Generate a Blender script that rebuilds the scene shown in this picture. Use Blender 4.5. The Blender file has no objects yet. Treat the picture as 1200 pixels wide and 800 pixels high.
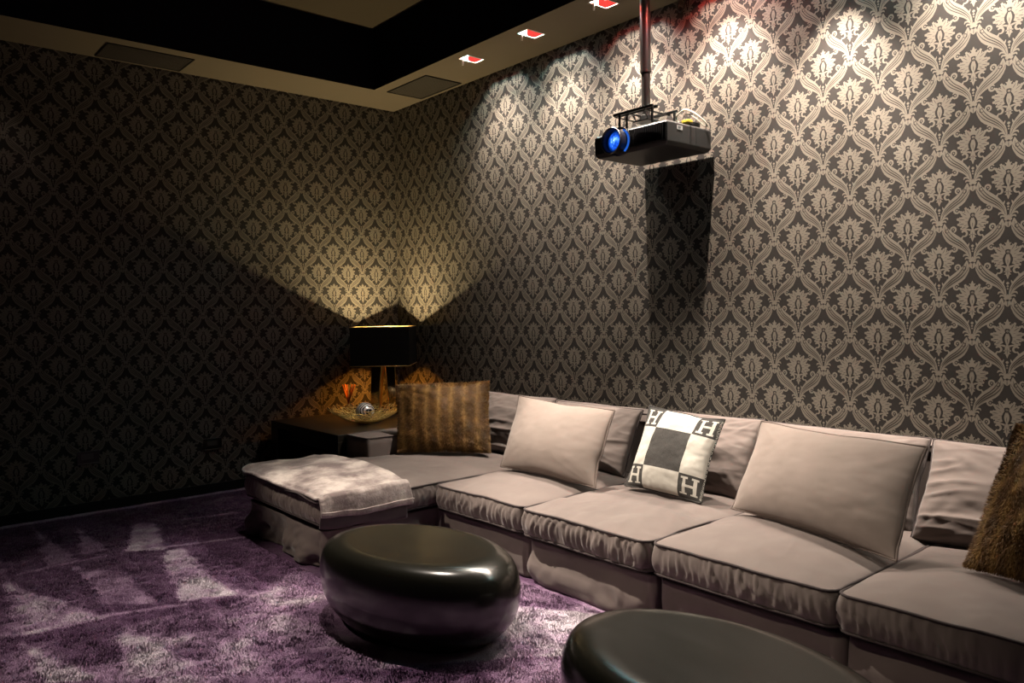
import bpy, math, random
import numpy as np
from mathutils import Vector, Matrix

random.seed(4)
RNG = np.random.default_rng(7)
SC = bpy.context.scene
COL = SC.collection
PI = math.pi
CEIL = 3.557          # soffit underside
TOP = 4.10            # coffer ceiling
RX, RY = 7.6, -6.4    # room extents (x to the right along the sofa wall, y away from it)

# ------------------------------------------------------------------ helpers
def obj(name, verts, faces, mat, parent=None, smooth=True, idx=None, uv=None, auto=None):
    me = bpy.data.meshes.new(name)
    verts = np.asarray(verts, dtype=np.float32).reshape(-1, 3)
    if isinstance(faces, np.ndarray):
        nf, k = faces.shape
        me.vertices.add(len(verts)); me.vertices.foreach_set('co', verts.ravel())
        me.loops.add(nf * k); me.loops.foreach_set('vertex_index', faces.astype(np.int32).ravel())
        me.polygons.add(nf); me.polygons.foreach_set('loop_start', np.arange(0, nf * k, k, dtype=np.int32))
        me.update(calc_edges=True)
    else:
        me.from_pydata([tuple(map(float, v)) for v in verts], [], [tuple(int(i) for i in f) for f in faces])
        me.update()
    mats = mat if isinstance(mat, (list, tuple)) else [mat]
    for m in mats:
        me.materials.append(m)
    if idx is not None:
        me.polygons.foreach_set('material_index', np.asarray(idx, dtype=np.int32))
    if smooth:
        me.polygons.foreach_set('use_smooth', np.ones(len(me.polygons), dtype=bool))
    if uv is not None:
        ul = me.uv_layers.new(name='UVMap')
        li = np.zeros(len(me.loops), dtype=np.int32); me.loops.foreach_get('vertex_index', li)
        ul.data.foreach_set('uv', np.asarray(uv, dtype=np.float32)[li].ravel())
    me.validate()
    if auto is not None:
        me.set_sharp_from_angle(angle=math.radians(auto))
    o = bpy.data.objects.new(name, me)
    COL.objects.link(o)
    if parent is not None:
        o.parent = parent
        o.matrix_parent_inverse = Matrix.Translation(-Vector(parent.location)) if parent.type == 'EMPTY' else Matrix()
    return o

def thing(name, label, cat, loc=(0, 0, 0), group=None):
    o = bpy.data.objects.new(name, None)
    COL.objects.link(o)
    o.location = loc
    o.empty_display_size = .1
    return tag(o, label, cat, group)

def tag(o, label, cat, group=None):
    o['label'] = label; o['category'] = cat
    if group: o['group'] = group
    return o

def struct(o):
    o['kind'] = 'structure'
    return o

class MB:
    """collects pieces of ONE mesh"""
    def __init__(s): s.v = []; s.f = []; s.i = []; s.n = 0
    def add(s, v, f, mi=0):
        v = np.asarray(v, float).reshape(-1, 3)
        s.v.append(v); s.f += [tuple(int(a) + s.n for a in q) for q in f]; s.i += [mi] * len(f); s.n += len(v)
    def box(s, x0, x1, y0, y1, z0, z1, mi=0):
        v = [(x0,y0,z0),(x1,y0,z0),(x1,y1,z0),(x0,y1,z0),(x0,y0,z1),(x1,y0,z1),(x1,y1,z1),(x0,y1,z1)]
        s.add(v, [(3,2,1,0),(4,5,6,7),(0,1,5,4),(1,2,6,5),(2,3,7,6),(3,0,4,7)], mi)
    def tube(s, pts, r, n=8, closed=False, mi=0):
        v, f = tube(pts, r, n, closed); s.add(v, f, mi)
    def lathe(s, prof, c, n=32, mi=0, axis='z', cap=True):
        th = np.linspace(0, 2*PI, n, endpoint=False); v = []
        for r, z in prof:
            for t in th:
                a, b = r*math.cos(t), r*math.sin(t)
                v.append((c[0]+a, c[1]+b, c[2]+z) if axis == 'z' else (c[0]+a, c[1]+z, c[2]+b))
        f = []
        for k in range(len(prof)-1):
            for j in range(n):
                q = (k*n+j, k*n+(j+1)%n, (k+1)*n+(j+1)%n, (k+1)*n+j)
                f.append(q if axis == 'z' else q[::-1])
        if cap:
            b0 = tuple(range(n)); b1 = tuple((len(prof)-1)*n+j for j in range(n))
            f.append(b0[::-1] if axis == 'z' else b0); f.append(b1 if axis == 'z' else b1[::-1])
        s.add(v, f, mi)
    def build(s, name, mat, parent=None, smooth=False, bevel=0, auto=None):
        o = obj(name, np.vstack(s.v), s.f, mat, parent, smooth, s.i, auto=auto)
        if bevel:
            m = o.modifiers.new('bevel', 'BEVEL'); m.width = bevel; m.segments = 2; m.limit_method = 'ANGLE'
        return o

def tube(pts, r, n=8, closed=False):
    P = np.asarray(pts, float); N = len(P)
    rr = np.full(N, r) if np.isscalar(r) else np.asarray(r, float)
    T = (np.roll(P, -1, 0) - np.roll(P, 1, 0)) if closed else np.gradient(P, axis=0)
    T /= np.linalg.norm(T, axis=1)[:, None] + 1e-12
    a = np.array([0, 0, 1.]) if abs(T[0, 2]) < .9 else np.array([1., 0, 0])
    u = np.cross(T[0], a); u /= np.linalg.norm(u); U = [u]
    for k in range(1, N):
        u = U[-1] - T[k] * (U[-1] @ T[k]); u /= np.linalg.norm(u) + 1e-12; U.append(u)
    U = np.array(U); W = np.cross(T, U)
    th = np.linspace(0, 2*PI, n, endpoint=False)
    V = (P[:, None] + rr[:, None, None] * (U[:, None]*np.cos(th)[None, :, None] + W[:, None]*np.sin(th)[None, :, None])).reshape(-1, 3)
    f = []
    for k in range(N if closed else N-1):
        k2 = (k+1) % N
        for j in range(n):
            f.append((k*n+j, k*n+(j+1) % n, k2*n+(j+1) % n, k2*n+j))
    if not closed:
        f.append(tuple(range(n))[::-1]); f.append(tuple((N-1)*n+j for j in range(n)))
    return V, f

def _h(a, b, c):
    v = np.sin(a*127.1 + b*311.7 + c*74.7) * 43758.5453
    return v - np.floor(v)
def noise(x, y, z=0.0):
    """smooth value noise in -1..1"""
    x, y, z = np.broadcast_arrays(np.asarray(x, float), np.asarray(y, float), np.asarray(z, float))
    i, j, k = np.floor(x), np.floor(y), np.floor(z)
    f, g, h = x-i, y-j, z-k
    f, g, h = f*f*f*(f*(f*6-15)+10), g*g*g*(g*(g*6-15)+10), h*h*h*(h*(h*6-15)+10)
    r = 0
    for a in (0, 1):
        for b in (0, 1):
            for c in (0, 1):
                r = r + _h(i+a, j+b, k+c) * (f if a else 1-f) * (g if b else 1-g) * (h if c else 1-h)
    return r*2-1
def fbm(x, y, z=0., o=3):
    return sum(noise(x*2**k, y*2**k, z+7.3*k) / 2**k for k in range(o))

def grid_faces(n, m, wrap=False):
    i, j = np.meshgrid(np.arange(n-1), np.arange(m if wrap else m-1), indexing='ij')
    j2 = (j+1) % m
    return np.stack([i*m+j, (i+1)*m+j, (i+1)*m+j2, i*m+j2], -1).reshape(-1, 4)

# ------------------------------------------------------------------ materials
def pm(name, col, rough=.6, metal=0., spec=.5, sheen=0., coat=0., **kw):
    m = bpy.data.materials.new(name); m.use_nodes = True
    b = m.node_tree.nodes['Principled BSDF']
    b.inputs['Base Color'].default_value = (*col, 1)
    b.inputs['Roughness'].default_value = rough
    b.inputs['Metallic'].default_value = metal
    b.inputs['Specular IOR Level'].default_value = spec
    b.inputs['Sheen Weight'].default_value = sheen
    b.inputs['Sheen Roughness'].default_value = kw.get('sheen_rough', .4)
    b.inputs['Coat Weight'].default_value = coat
    b.inputs['Coat Roughness'].default_value = kw.get('coat_rough', .1)
    if 'emit' in kw:
        b.inputs['Emission Color'].default_value = (*kw['emit'], 1)
        b.inputs['Emission Strength'].default_value = kw.get('strength', 1)
    return m
class NT:
    def __init__(s, m): s.t = m.node_tree; s.b = s.t.nodes.get('Principled BSDF')
    def n(s, typ, **kw):
        x = s.t.nodes.new(typ)
        for k, v in kw.items(): setattr(x, k, v)
        return x
    def l(s, a, b): s.t.links.new(a, b)
    def noise(s, scale, detail=3, vec=None, rough=.55):
        x = s.n('ShaderNodeTexNoise'); x.inputs['Scale'].default_value = scale; x.inputs['Detail'].default_value = detail
        x.inputs['Roughness'].default_value = rough
        if vec is not None: s.l(vec, x.inputs['Vector'])
        return x.outputs['Fac']
    def ramp(s, fac, stops):
        r = s.n('ShaderNodeValToRGB'); e = r.color_ramp.elements
        while len(e) < len(stops): e.new(.5)
        for q, (p, c) in zip(e, stops): q.position = p; q.color = (*c, 1)
        s.l(fac, r.inputs['Fac']); return r.outputs['Color']
    def bump(s, h, strength, dist=.01):
        b = s.n('ShaderNodeBump'); b.inputs['Strength'].default_value = strength; b.inputs['Distance'].default_value = dist
        s.l(h, b.inputs['Height']); s.l(b.outputs['Normal'], s.b.inputs['Normal'])
    def coord(s, o='Object'): return s.n('ShaderNodeTexCoord').outputs[o]
    def mapping(s, vec, scale):
        x = s.n('ShaderNodeMapping'); x.inputs['Scale'].default_value = scale; s.l(vec, x.inputs['Vector']); return x.outputs['Vector']

def fabric(name, c0, c1, scale=6, sheen=.35, grain=900, rough=.85, bump=.25):
    m = pm(name, c0, rough, spec=.2, sheen=sheen); t = NT(m); co = t.coord()
    t.l(t.ramp(t.noise(scale, 5, co), [(.3, c0), (.7, c1)]), t.b.inputs['Base Color'])
    t.bump(t.noise(grain, 2, co), bump, .0012)
    return m

M = {}
M['velvet'] = fabric('mauve_velvet', (.190,.152,.140), (.228,.184,.168), 5, .30)
M['pipe'] = fabric('velvet_piping', (.07,.055,.055), (.085,.066,.064), 9, .1)
M['deck'] = fabric('shadow_gap_deck_cloth', (.016,.014,.022), (.022,.018,.028), 9, .05)  # deck cloth kept near black to give the shadow gap under the cushions
M['linen'] = fabric('mauve_linen', (.290,.235,.205), (.325,.262,.232), 8, .25)
M['pipe_linen'] = fabric('linen_piping', (.185,.145,.128), (.21,.165,.145), 9, .1)
M['plush'] = pm('plush_throw', (.4,.35,.32), .8, spec=.2, sheen=.6)
t = NT(M['plush']); co = t.coord()
nz = t.noise(5.5, 6, co, .62)
t.l(t.ramp(nz, [(.38, (.22,.17,.165)), (.5, (.46,.385,.36)), (.62, (.74,.65,.60))]), t.b.inputs['Base Color'])
t.bump(t.noise(70, 5, co), .6, .006)
M['lining'] = fabric('throw_lining', (.10,.078,.08), (.14,.11,.105), 8, .3)
M['white_wool'] = fabric('cream_wool', (.66,.62,.55), (.74,.70,.63), 30, .2, 500, .9, .5)
M['grey_wool'] = fabric('charcoal_wool', (.050,.046,.043), (.085,.08,.075), 160, .15, 500, .9, .5)
M['black_lacquer'] = pm('black_lacquer', (.0085,.0082,.0058), .24, spec=.6, coat=.25, coat_rough=.12)
t = NT(M['black_lacquer']); co = t.coord()
ramp = t.ramp(t.noise(3.0, 4, t.mapping(co, (1, 6, 1))), [(.3, (.22,)*3), (.75, (.26,)*3)])
t.l(ramp, t.b.inputs['Roughness'])
M['black_wood'] = pm('black_stained_wood', (.014,.0115,.009), .32, spec=.5)
t = NT(M['black_wood']); co = t.coord()
t.l(t.ramp(t.noise(14, 4, t.mapping(co, (1, 9, 9))), [(.3, (.010,.008,.006)), (.7, (.020,.016,.012))]), t.b.inputs['Base Color'])
M['black_plastic'] = pm('black_plastic', (.010,.010,.011), .38)
M['dark_grey_plastic'] = pm('dark_grey_shell', (.030,.030,.031), .42)
M['grey_plastic'] = pm('grey_top_panel', (.14,.135,.12), .5)
M['black_metal'] = pm('black_metal', (.014,.014,.014), .35, .6)
M['pole'] = pm('pole_black_paint', (.055,.052,.048), .36, .2)
M['chrome'] = pm('chrome', (.75,.75,.75), .12, 1)
M['gold'] = pm('gold_wire', (.85,.60,.22), .42, .85)
M['bronze'] = pm('polished_bronze', (.36,.25,.13), .07, 1)
M['shade'] = pm('black_shade_cloth', (.0075,.0068,.006), .9, spec=.15)
M['shade_in'] = pm('gold_shade_lining', (.80,.62,.34), .5, .3)
M['amber'] = pm('amber_glass', (.75,.36,.03), .12, 0)
M['amber'].node_tree.nodes['Principled BSDF'].inputs['Transmission Weight'].default_value = .5
M['reed'] = pm('orange_reed', (.95,.24,.02), .5)
M['white_label'] = pm('white_sticker', (.7,.7,.68), .6)
M['grey_print'] = pm('grey_print', (.2,.2,.2), .6)
M['white_cable'] = pm('white_cable', (.62,.58,.48), .5)
M['yellow'] = pm('yellow_plug', (.65,.50,.05), .45)
M['trim_white'] = pm('white_trim', (.95,.90,.84), .5)
M['housing'] = pm('housing_white', (.75,.70,.66), .45)
M['red_glow'] = pm('red_glow_plate', (.0004,.00001,.00001), 1, spec=0, emit=(1, .075, .06), strength=.95)  # self-lit plate imitates the lamp's red glow inside the housing
M['bulb'] = pm('lit_bulb', (1,1,1), .5, emit=(1,.86,.68), strength=26)
M['lamp_bulb'] = pm('warm_bulb', (1,1,1), .5, emit=(1,.80,.48), strength=6)
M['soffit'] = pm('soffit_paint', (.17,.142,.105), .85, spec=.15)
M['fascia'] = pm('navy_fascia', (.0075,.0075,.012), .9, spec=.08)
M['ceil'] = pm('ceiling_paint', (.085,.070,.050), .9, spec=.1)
M['grille'] = pm('vent_grille', (.055,.045,.034), .7)
M['base_black'] = pm('baseboard_black', (.004,.004,.004), .6, spec=.2)
M['plain_wall'] = pm('dark_wall_paint', (.03,.026,.022), .9)
M['socket'] = pm('socket_black', (.004,.004,.004), .3)
M['socket_grey'] = pm('socket_insert', (.05,.048,.046), .4)
def paper(name, c, rough, spec, grain):
    m = pm(name, c, rough, spec=spec); t = NT(m); co = t.coord()
    t.l(t.ramp(t.noise(3.5, 4, co), [(.3, tuple(.92*a for a in c)), (.7, tuple(1.08*a for a in c))]), t.b.inputs['Base Color'])
    t.bump(t.noise(grain, 2, co), .25, .0006)
    return m
M['paper'] = paper('wallpaper_ground', (.027,.0235,.022), .7, .10, 500)
M['motif'] = paper('wallpaper_damask', (.160,.140,.116), .6, .16, 420)

def fur_mat(name):
    m = pm(name, (.2,.12,.05), .6, spec=.25, sheen=.0); t = NT(m)
    uv = t.coord('UV')
    w = t.n('ShaderNodeTexWave'); w.inputs['Scale'].default_value = 2.3; w.inputs['Distortion'].default_value = .9
    w.inputs['Detail'].default_value = 3; t.l(uv, w.inputs['Vector'])
    a = t.ramp(w.outputs['Fac'], [(.0, (.155,.072,.016)), (.4, (.195,.094,.021)), (.85, (.275,.140,.034)), (1, (.40,.225,.062))])
    r = t.ramp(t.noise(13, 9, t.coord(), .72), [(.3, (.5,.5,.5)), (.5, (.9,.9,.9)), (.74, (1.6,1.6,1.6))])
    mx = t.n('ShaderNodeMix', data_type='RGBA', blend_type='MULTIPLY'); mx.inputs['Factor'].default_value = 1
    t.l(a, mx.inputs['A']); t.l(r, mx.inputs['B']); t.l(mx.outputs['Result'], t.b.inputs['Base Color'])
    return m
M['fur'] = fur_mat('golden_brown_fur')

# carpet: purple pile, the nap brushed pale where the 'nap' attribute is high
m = pm('purple_carpet', (.08,.04,.08), .9, spec=.15, sheen=.25); t = NT(m); co = t.coord()
at = t.n('ShaderNodeAttribute'); at.attribute_name = 'nap'
n1 = t.noise(150, 3, co); n2 = t.noise(28, 4, co)
ma = t.n('ShaderNodeMath', operation='MULTIPLY_ADD'); t.l(n1, ma.inputs[0]); ma.inputs[1].default_value = .55; ma.inputs[2].default_value = -.27
mb = t.n('ShaderNodeMath', operation='MULTIPLY_ADD'); t.l(n2, mb.inputs[0]); mb.inputs[1].default_value = .35; mb.inputs[2].default_value = -.17
mc = t.n('ShaderNodeMath', operation='ADD'); t.l(ma.outputs[0], mc.inputs[0]); t.l(mb.outputs[0], mc.inputs[1])
md = t.n('ShaderNodeMath', operation='ADD'); t.l(at.outputs['Fac'], md.inputs[0]); t.l(mc.outputs[0], md.inputs[1])
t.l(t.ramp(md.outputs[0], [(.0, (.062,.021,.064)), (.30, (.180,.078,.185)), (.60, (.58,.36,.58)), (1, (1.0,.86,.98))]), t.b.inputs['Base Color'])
t.bump(t.noise(190, 4, co), .9, .012)
M['carpet'] = m
def pile_mat():
    m = M['carpet'].copy(); m.name = 'purple_pile'; t = NT(m)
    for lk in list(t.t.links):
        if lk.to_socket == t.b.inputs['Normal']: t.t.links.remove(lk)
    g = t.n('ShaderNodeNewGeometry'); v = t.n('ShaderNodeVectorMath', operation='SCALE'); t.l(g.outputs['Normal'], v.inputs[0]); v.inputs['Scale'].default_value = .30
    a = t.n('ShaderNodeVectorMath', operation='ADD'); t.l(v.outputs[0], a.inputs[0]); a.inputs[1].default_value = (0, 0, .8)
    nn = t.n('ShaderNodeVectorMath', operation='NORMALIZE'); t.l(a.outputs[0], nn.inputs[0]); t.l(nn.outputs[0], t.b.inputs['Normal'])
    return m
M['pile'] = pile_mat()

# matte colours scaled down together, deepening the shade by cutting bounced light
for m in M.values():
    bs = m.node_tree.nodes['Principled BSDF']
    if m.name in ('lit_bulb', 'warm_bulb', 'red_glow_plate', 'black_lacquer', 'black_stained_wood', 'housing_white', 'amber_glass', 'gold_shade_lining') or bs.inputs['Metallic'].default_value > .3: continue
    bs.inputs['Base Color'].default_value = [.6*c for c in bs.inputs['Base Color'].default_value[:3]]+[1]
    bs.inputs['Sheen Weight'].default_value *= .6
    for lk in m.node_tree.links:
        if lk.to_socket == bs.inputs['Base Color']:
            nd = lk.from_node
            if nd.type == 'MIX': nd = nd.inputs['A'].links[0].from_node
            for e in nd.color_ramp.elements: e.color = [.6*c for c in e.color[:3]]+[1]

# ------------------------------------------------------------------ room shell
# carpeted floor, nap marks left by the vacuum stored per vertex
step = .0125
gx = np.arange(0, RX+1e-6, step*1.6); gy = np.arange(RY, 1e-6, step*1.6)
X, Y = np.meshgrid(gx, gy, indexing='ij')
def inpoly(P):
    P = np.array(P); d = None
    c = P.mean(0); s = np.full(X.shape, 9.)
    for a, b in zip(P, np.roll(P, -1, 0)):
        n = np.array([-(b-a)[1], (b-a)[0]]); n /= np.linalg.norm(n)
        if (c-a) @ n < 0: n = -n
        s = np.minimum(s, (X-a[0])*n[0] + (Y-a[1])*n[1])
    return s
def seg(P, w):
    r = np.zeros(X.shape)
    for a, b in zip(P[:-1], P[1:]):
        a, b = np.array(a), np.array(b); d = b-a; L = d @ d
        tt = np.clip(((X-a[0])*d[0] + (Y-a[1])*d[1]) / L, 0, 1)
        q = np.hypot(X-a[0]-tt*d[0], Y-a[1]-tt*d[1]); r = np.maximum(r, np.clip(1-q/w, 0, 1))
    return r
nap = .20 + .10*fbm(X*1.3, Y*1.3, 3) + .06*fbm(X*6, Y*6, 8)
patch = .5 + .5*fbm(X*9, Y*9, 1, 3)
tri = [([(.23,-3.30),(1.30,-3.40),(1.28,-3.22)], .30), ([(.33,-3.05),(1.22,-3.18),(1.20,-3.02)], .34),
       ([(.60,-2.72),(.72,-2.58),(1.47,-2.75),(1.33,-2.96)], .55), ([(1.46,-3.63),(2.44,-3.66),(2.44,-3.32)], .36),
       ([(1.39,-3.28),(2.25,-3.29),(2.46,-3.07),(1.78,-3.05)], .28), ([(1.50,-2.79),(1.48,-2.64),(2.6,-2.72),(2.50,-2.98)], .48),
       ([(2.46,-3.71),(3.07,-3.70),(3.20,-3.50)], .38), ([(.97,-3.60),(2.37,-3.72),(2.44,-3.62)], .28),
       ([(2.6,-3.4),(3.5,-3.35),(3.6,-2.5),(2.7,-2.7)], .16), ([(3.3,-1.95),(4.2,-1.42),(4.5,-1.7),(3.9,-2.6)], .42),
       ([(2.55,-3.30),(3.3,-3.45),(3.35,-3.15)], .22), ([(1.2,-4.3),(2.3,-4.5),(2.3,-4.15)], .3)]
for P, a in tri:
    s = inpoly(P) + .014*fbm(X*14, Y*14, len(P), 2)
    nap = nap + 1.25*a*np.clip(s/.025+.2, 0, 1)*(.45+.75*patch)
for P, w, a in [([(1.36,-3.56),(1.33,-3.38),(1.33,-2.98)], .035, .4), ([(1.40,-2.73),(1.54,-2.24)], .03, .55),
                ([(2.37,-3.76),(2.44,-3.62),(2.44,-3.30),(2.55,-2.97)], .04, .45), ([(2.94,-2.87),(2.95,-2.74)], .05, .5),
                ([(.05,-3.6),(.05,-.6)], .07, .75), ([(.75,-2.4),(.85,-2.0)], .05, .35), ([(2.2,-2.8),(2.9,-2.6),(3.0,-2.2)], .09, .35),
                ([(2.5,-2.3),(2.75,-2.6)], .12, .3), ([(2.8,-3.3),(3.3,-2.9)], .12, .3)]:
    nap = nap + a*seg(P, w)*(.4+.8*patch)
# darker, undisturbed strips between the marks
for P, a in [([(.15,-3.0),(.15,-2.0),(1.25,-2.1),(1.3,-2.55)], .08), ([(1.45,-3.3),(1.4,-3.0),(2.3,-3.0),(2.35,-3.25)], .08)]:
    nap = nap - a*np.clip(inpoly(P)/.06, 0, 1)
nap = nap + np.clip((X-1.9)/1.2, 0, 1)*np.clip((Y+4.3)/.8, .3, 1)*(.10+.34*np.clip(fbm(X*3.2, Y*3.2, 11, 4)+.15, 0, 1))
nap = np.clip(nap, 0, 1.1)
Zf = .004*fbm(X*22, Y*22, 5, 2)
fl = struct(obj('floor', np.stack([X, Y, Zf-.004], -1).reshape(-1, 3), grid_faces(len(gx), len(gy)), M['carpet']))
att = fl.data.attributes.new('nap', 'FLOAT', 'POINT'); att.data.foreach_set('value', nap.astype(np.float32).ravel())
# standing pile: short tufts all over the part of the carpet in view
cnt = 460000
px = RNG.uniform(.02, 5.2, cnt); py = RNG.uniform(-4.4, -1.36, cnt)
keep = ~((px > 1.435) & (px < 2.65) & (py > -2.25)) & ~((py > -1.445) & (px > 1.4))
for cx, cy, a_, b_ in [(3.611, -2.204, .50, .37), (5.349, -2.212, .53, .38)]: keep &= ((px-cx)/a_)**2+((py-cy)/b_)**2 > 1
keep &= ~((px > .08) & (px < 1.37) & (py > -1.43))
px, py = px[keep], py[keep]; cnt = len(px)
pn = nap[np.clip((px/(step*1.6)).astype(int), 0, len(gx)-1), np.clip(((py-RY)/(step*1.6)).astype(int), 0, len(gy)-1)]
ln = RNG.uniform(.006, .010, cnt); aa = RNG.uniform(0, 2*PI, cnt); la = 2.2*noise(px*2, py*2, 5)+RNG.normal(0, .5, cnt); lm = RNG.uniform(.1, .5, cnt)
bw = .0024; bx_, by_ = np.cos(aa)*bw, np.sin(aa)*bw
PV = np.stack([np.column_stack([px-bx_, py-by_, np.full(cnt, -.007)]), np.column_stack([px+bx_, py+by_, np.full(cnt, -.007)]),
               np.column_stack([px+ln*lm*np.cos(la), py+ln*lm*np.sin(la), ln*np.sqrt(1-.8*lm**2)-.003])], 1).reshape(-1, 3)
pile = obj('carpet_pile', PV, np.arange(cnt*3).reshape(-1, 3), M['pile'], None, False)
pa = pile.data.attributes.new('nap', 'FLOAT', 'POINT'); pa.data.foreach_set('value', np.repeat(pn+RNG.normal(0, .09, cnt), 3).astype(np.float32))
pile['kind'] = 'stuff'; tag(pile, 'purple plush carpet pile with pale brushed nap marks', 'carpet')

# ---- damask wallpaper: raised ornament built from tapering strokes -----------
WC, PC = .155271, .383630          # half column width, vertical repeat
def cr(pts, n):
    P = np.asarray(pts, float)
    if len(P) == 2: return P[0] + np.linspace(0, 1, n)[:, None]*(P[1]-P[0])
    Q = np.vstack([2*P[0]-P[1], P, 2*P[-1]-P[-2]]); out = []
    for u in np.linspace(0, len(P)-1, n):
        k = min(int(u), len(P)-2); f = u-k; a, b, c, d = Q[k:k+4]
        out.append(.5*((2*b) + (c-a)*f + (2*a-5*b+4*c-d)*f*f + (3*b-a-3*c+d)*f**3))
    return np.array(out)
STR = []                            # (verts2d, nrows, layer)
def stroke(pts, w, n=9, layer=0, mirror=True, lobes=0, lobe_amp=.18):
    C = cr(pts, n); Wd = np.interp(np.linspace(0, 1, n), np.linspace(0, 1, len(w)), w)
    if lobes: Wd = Wd*(1+lobe_amp*np.cos(np.linspace(0, 2*PI*lobes, n)))
    T = np.gradient(C, axis=0); T /= np.linalg.norm(T, axis=1)[:, None]+1e-9
    N = np.stack([-T[:, 1], T[:, 0]], -1)
    S = np.concatenate([C+N*Wd[:, None]/2, C-N*Wd[:, None]/2], 0)
    STR.append((S, n, layer))
    if mirror: STR.append((S*[-1, 1], n, layer))
def ring(cx, cy, r, w, a0=0, a1=360, layer=0, n=10, mirror=True):
    a = np.radians(np.linspace(a0, a1, 9)); stroke(np.stack([cx+r*np.cos(a), cy+r*np.sin(a)], -1), [w*.5, w, w, w*.8], n, layer, mirror)
def dot(cx, cy, r, layer=0, mirror=False): stroke([(cx, cy-r), (cx, cy), (cx, cy+r)], [0, 2*r*.8, 2*r, 2*r*.8, 0], 7, layer, mirror)
# little trefoil at the junction
stroke([(0,-48), (0,-8)], [4, 26, 34, 14], 6, 0, False); stroke([(8,-6), (30,-20)], [14, 20, 6], 5)
stroke([(10,4), (14,24), (2,48)], [20, 26, 4], 6); dot(0, 2, 7, 1)
# acanthus leaf
leaf = [(44,-18), (52,40), (98,100), (160,142), (212,185), (244,235), (258,292)]
stroke(leaf, [8, 64, 92, 84, 58, 32, 6], 17, 0, True, 0)
for k, (px, py) in enumerate([(176,104), (226,166)]):
    stroke([(px-22, py+26), (px+10, py+2), (px+18, py-18)], [22, 16, 3], 5)
for px, py in [(62,84)]:
    stroke([(px+16, py-14), (px-4, py+12), (px+4, py+34)], [30, 22, 4], 5)
ring(116, 34, 21, 15, 120, 440); dot(116, 34, 7, 0); STR.append((STR[-1][0]*[-1, 1], STR[-1][1], 0))
ring(126, 188, 22, 16, -150, 170); dot(126, 188, 8, 0); STR.append((STR[-1][0]*[-1, 1], STR[-1][1], 0))
for off, l0, l1, w in [(-24, .10, .80, 6), (0, .08, .93, 7), (24, .14, .78, 6)]:
    C = cr(leaf, 40); T = np.gradient(C, axis=0); T /= np.linalg.norm(T, axis=1)[:, None]; N = np.stack([-T[:, 1], T[:, 0]], -1)
    tt = np.linspace(0, 1, 40); D = C + N*(off*(1-tt)**.6)[:, None]
    sel = D[int(l0*39):int(l1*39)+1:4]; stroke(sel, [2, w, w, 2], 12, 1)
ring(66, 42, 15, 6, 20, 300, 1, 9)
for px, py, s in [(214,236,.8), (226,262,.65)]:
    stroke([(px+44*s, py+34*s), (px+16*s, py+8*s), (px-12*s, py+8*s), (px-20*s, py+26*s)], [4, 13, 14, 5], 7)
# palmette medallion
mc_ = 285
def med(pts, w, *a, **k): stroke([(x*.90, y*.93+mc_) for x, y in pts], [q*.72 for q in w], *a, **k)
med([(0,-48), (0,-100), (0,-152)], [30, 56, 44, 5], 8, 0, False)
med([(14,-88), (36,-104)], [26, 22, 5], 5); med([(12,-118), (28,-128)], [18, 14, 4], 4)
for P, w in [([(14,-42), (44,-84), (66,-122)], [22, 46, 44, 18]), ([(24,-34), (74,-62), (112,-92)], [24, 50, 48, 18]),
             ([(34,-14), (92,-22), (142,-28)], [26, 54, 50, 18]), ([(40,12), (92,16), (136,20)], [26, 50, 46, 18]),
             ([(36,34), (78,52), (108,58)], [24, 42, 38, 18])]:
    med(P, w, 11, 0, True, 2, .14)
    (ax, ay), (bx, by) = P[0], P[-1]
    med([(ax+.35*(bx-ax), ay+.35*(by-ay)), (ax+.8*(bx-ax), ay+.8*(by-ay))], [2, 6, 2], 4, layer=1)
    nx, ny = -(by-ay), bx-ax; L = math.hypot(nx, ny); nx, ny = nx/L, ny/L; mx_, my_ = ax+.66*(bx-ax), ay+.66*(by-ay)
    for sg in (-1, 1): med([(mx_, my_), (mx_+sg*nx*22+.1*(bx-ax), my_+sg*ny*22+.1*(by-ay))], [20, 17, 5], 4)
med([(0,70), (0,8), (0,-44)], [8, 44, 60, 40, 20], 8, 0, False)
med([(14,-30), (36,-2), (30,36), (10,60)], [5, 15, 17, 5], 9, layer=1)
ring(0, mc_-48, 15, 9, 0, 360, 1, 10, False); med([(4,-72), (26,-62)], [4, 8, 3], 4, layer=1)
med([(0,10), (0,46)], [3, 6, 2], 4, 1, False)
ring(66, mc_+92, 22, 17, 60, 330); med([(16,74), (44,66), (72,68)], [22, 18, 10], 6)
med([(0,60), (0,110), (0,172)], [18, 56, 46, 4], 8, 0, False)
for x, y in [(34,112), (28,134)]: med([(6, y-4), (x, y)], [20, 18, 4], 4)
med([(0,92), (0,140)], [2, 6, 2], 4, 1, False); med([(6,110), (22,112)], [4, 5, 2], 3, layer=1)
dot(0, mc_+193, 12); dot(0, mc_+216, 9); dot(0, mc_+236, 7)

MV, MF, MI = [], [], []; nv = 0
for q, (S, n, layer) in enumerate(STR):
    h = (.0009 if layer else .0004) + q*2e-6
    MV.append(np.column_stack([S[:, 0]*WC/270, -S[:, 1]*PC/610, np.full(len(S), h)]))
    k = np.arange(n-1)
    MF.append(np.stack([k, k+1, n+k+1, n+k], -1)+nv); MI += [0 if layer else 1]*(n-1); nv += 2*n
MV = np.vstack(MV); MF = np.vstack(MF); MI = np.array(MI)

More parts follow.
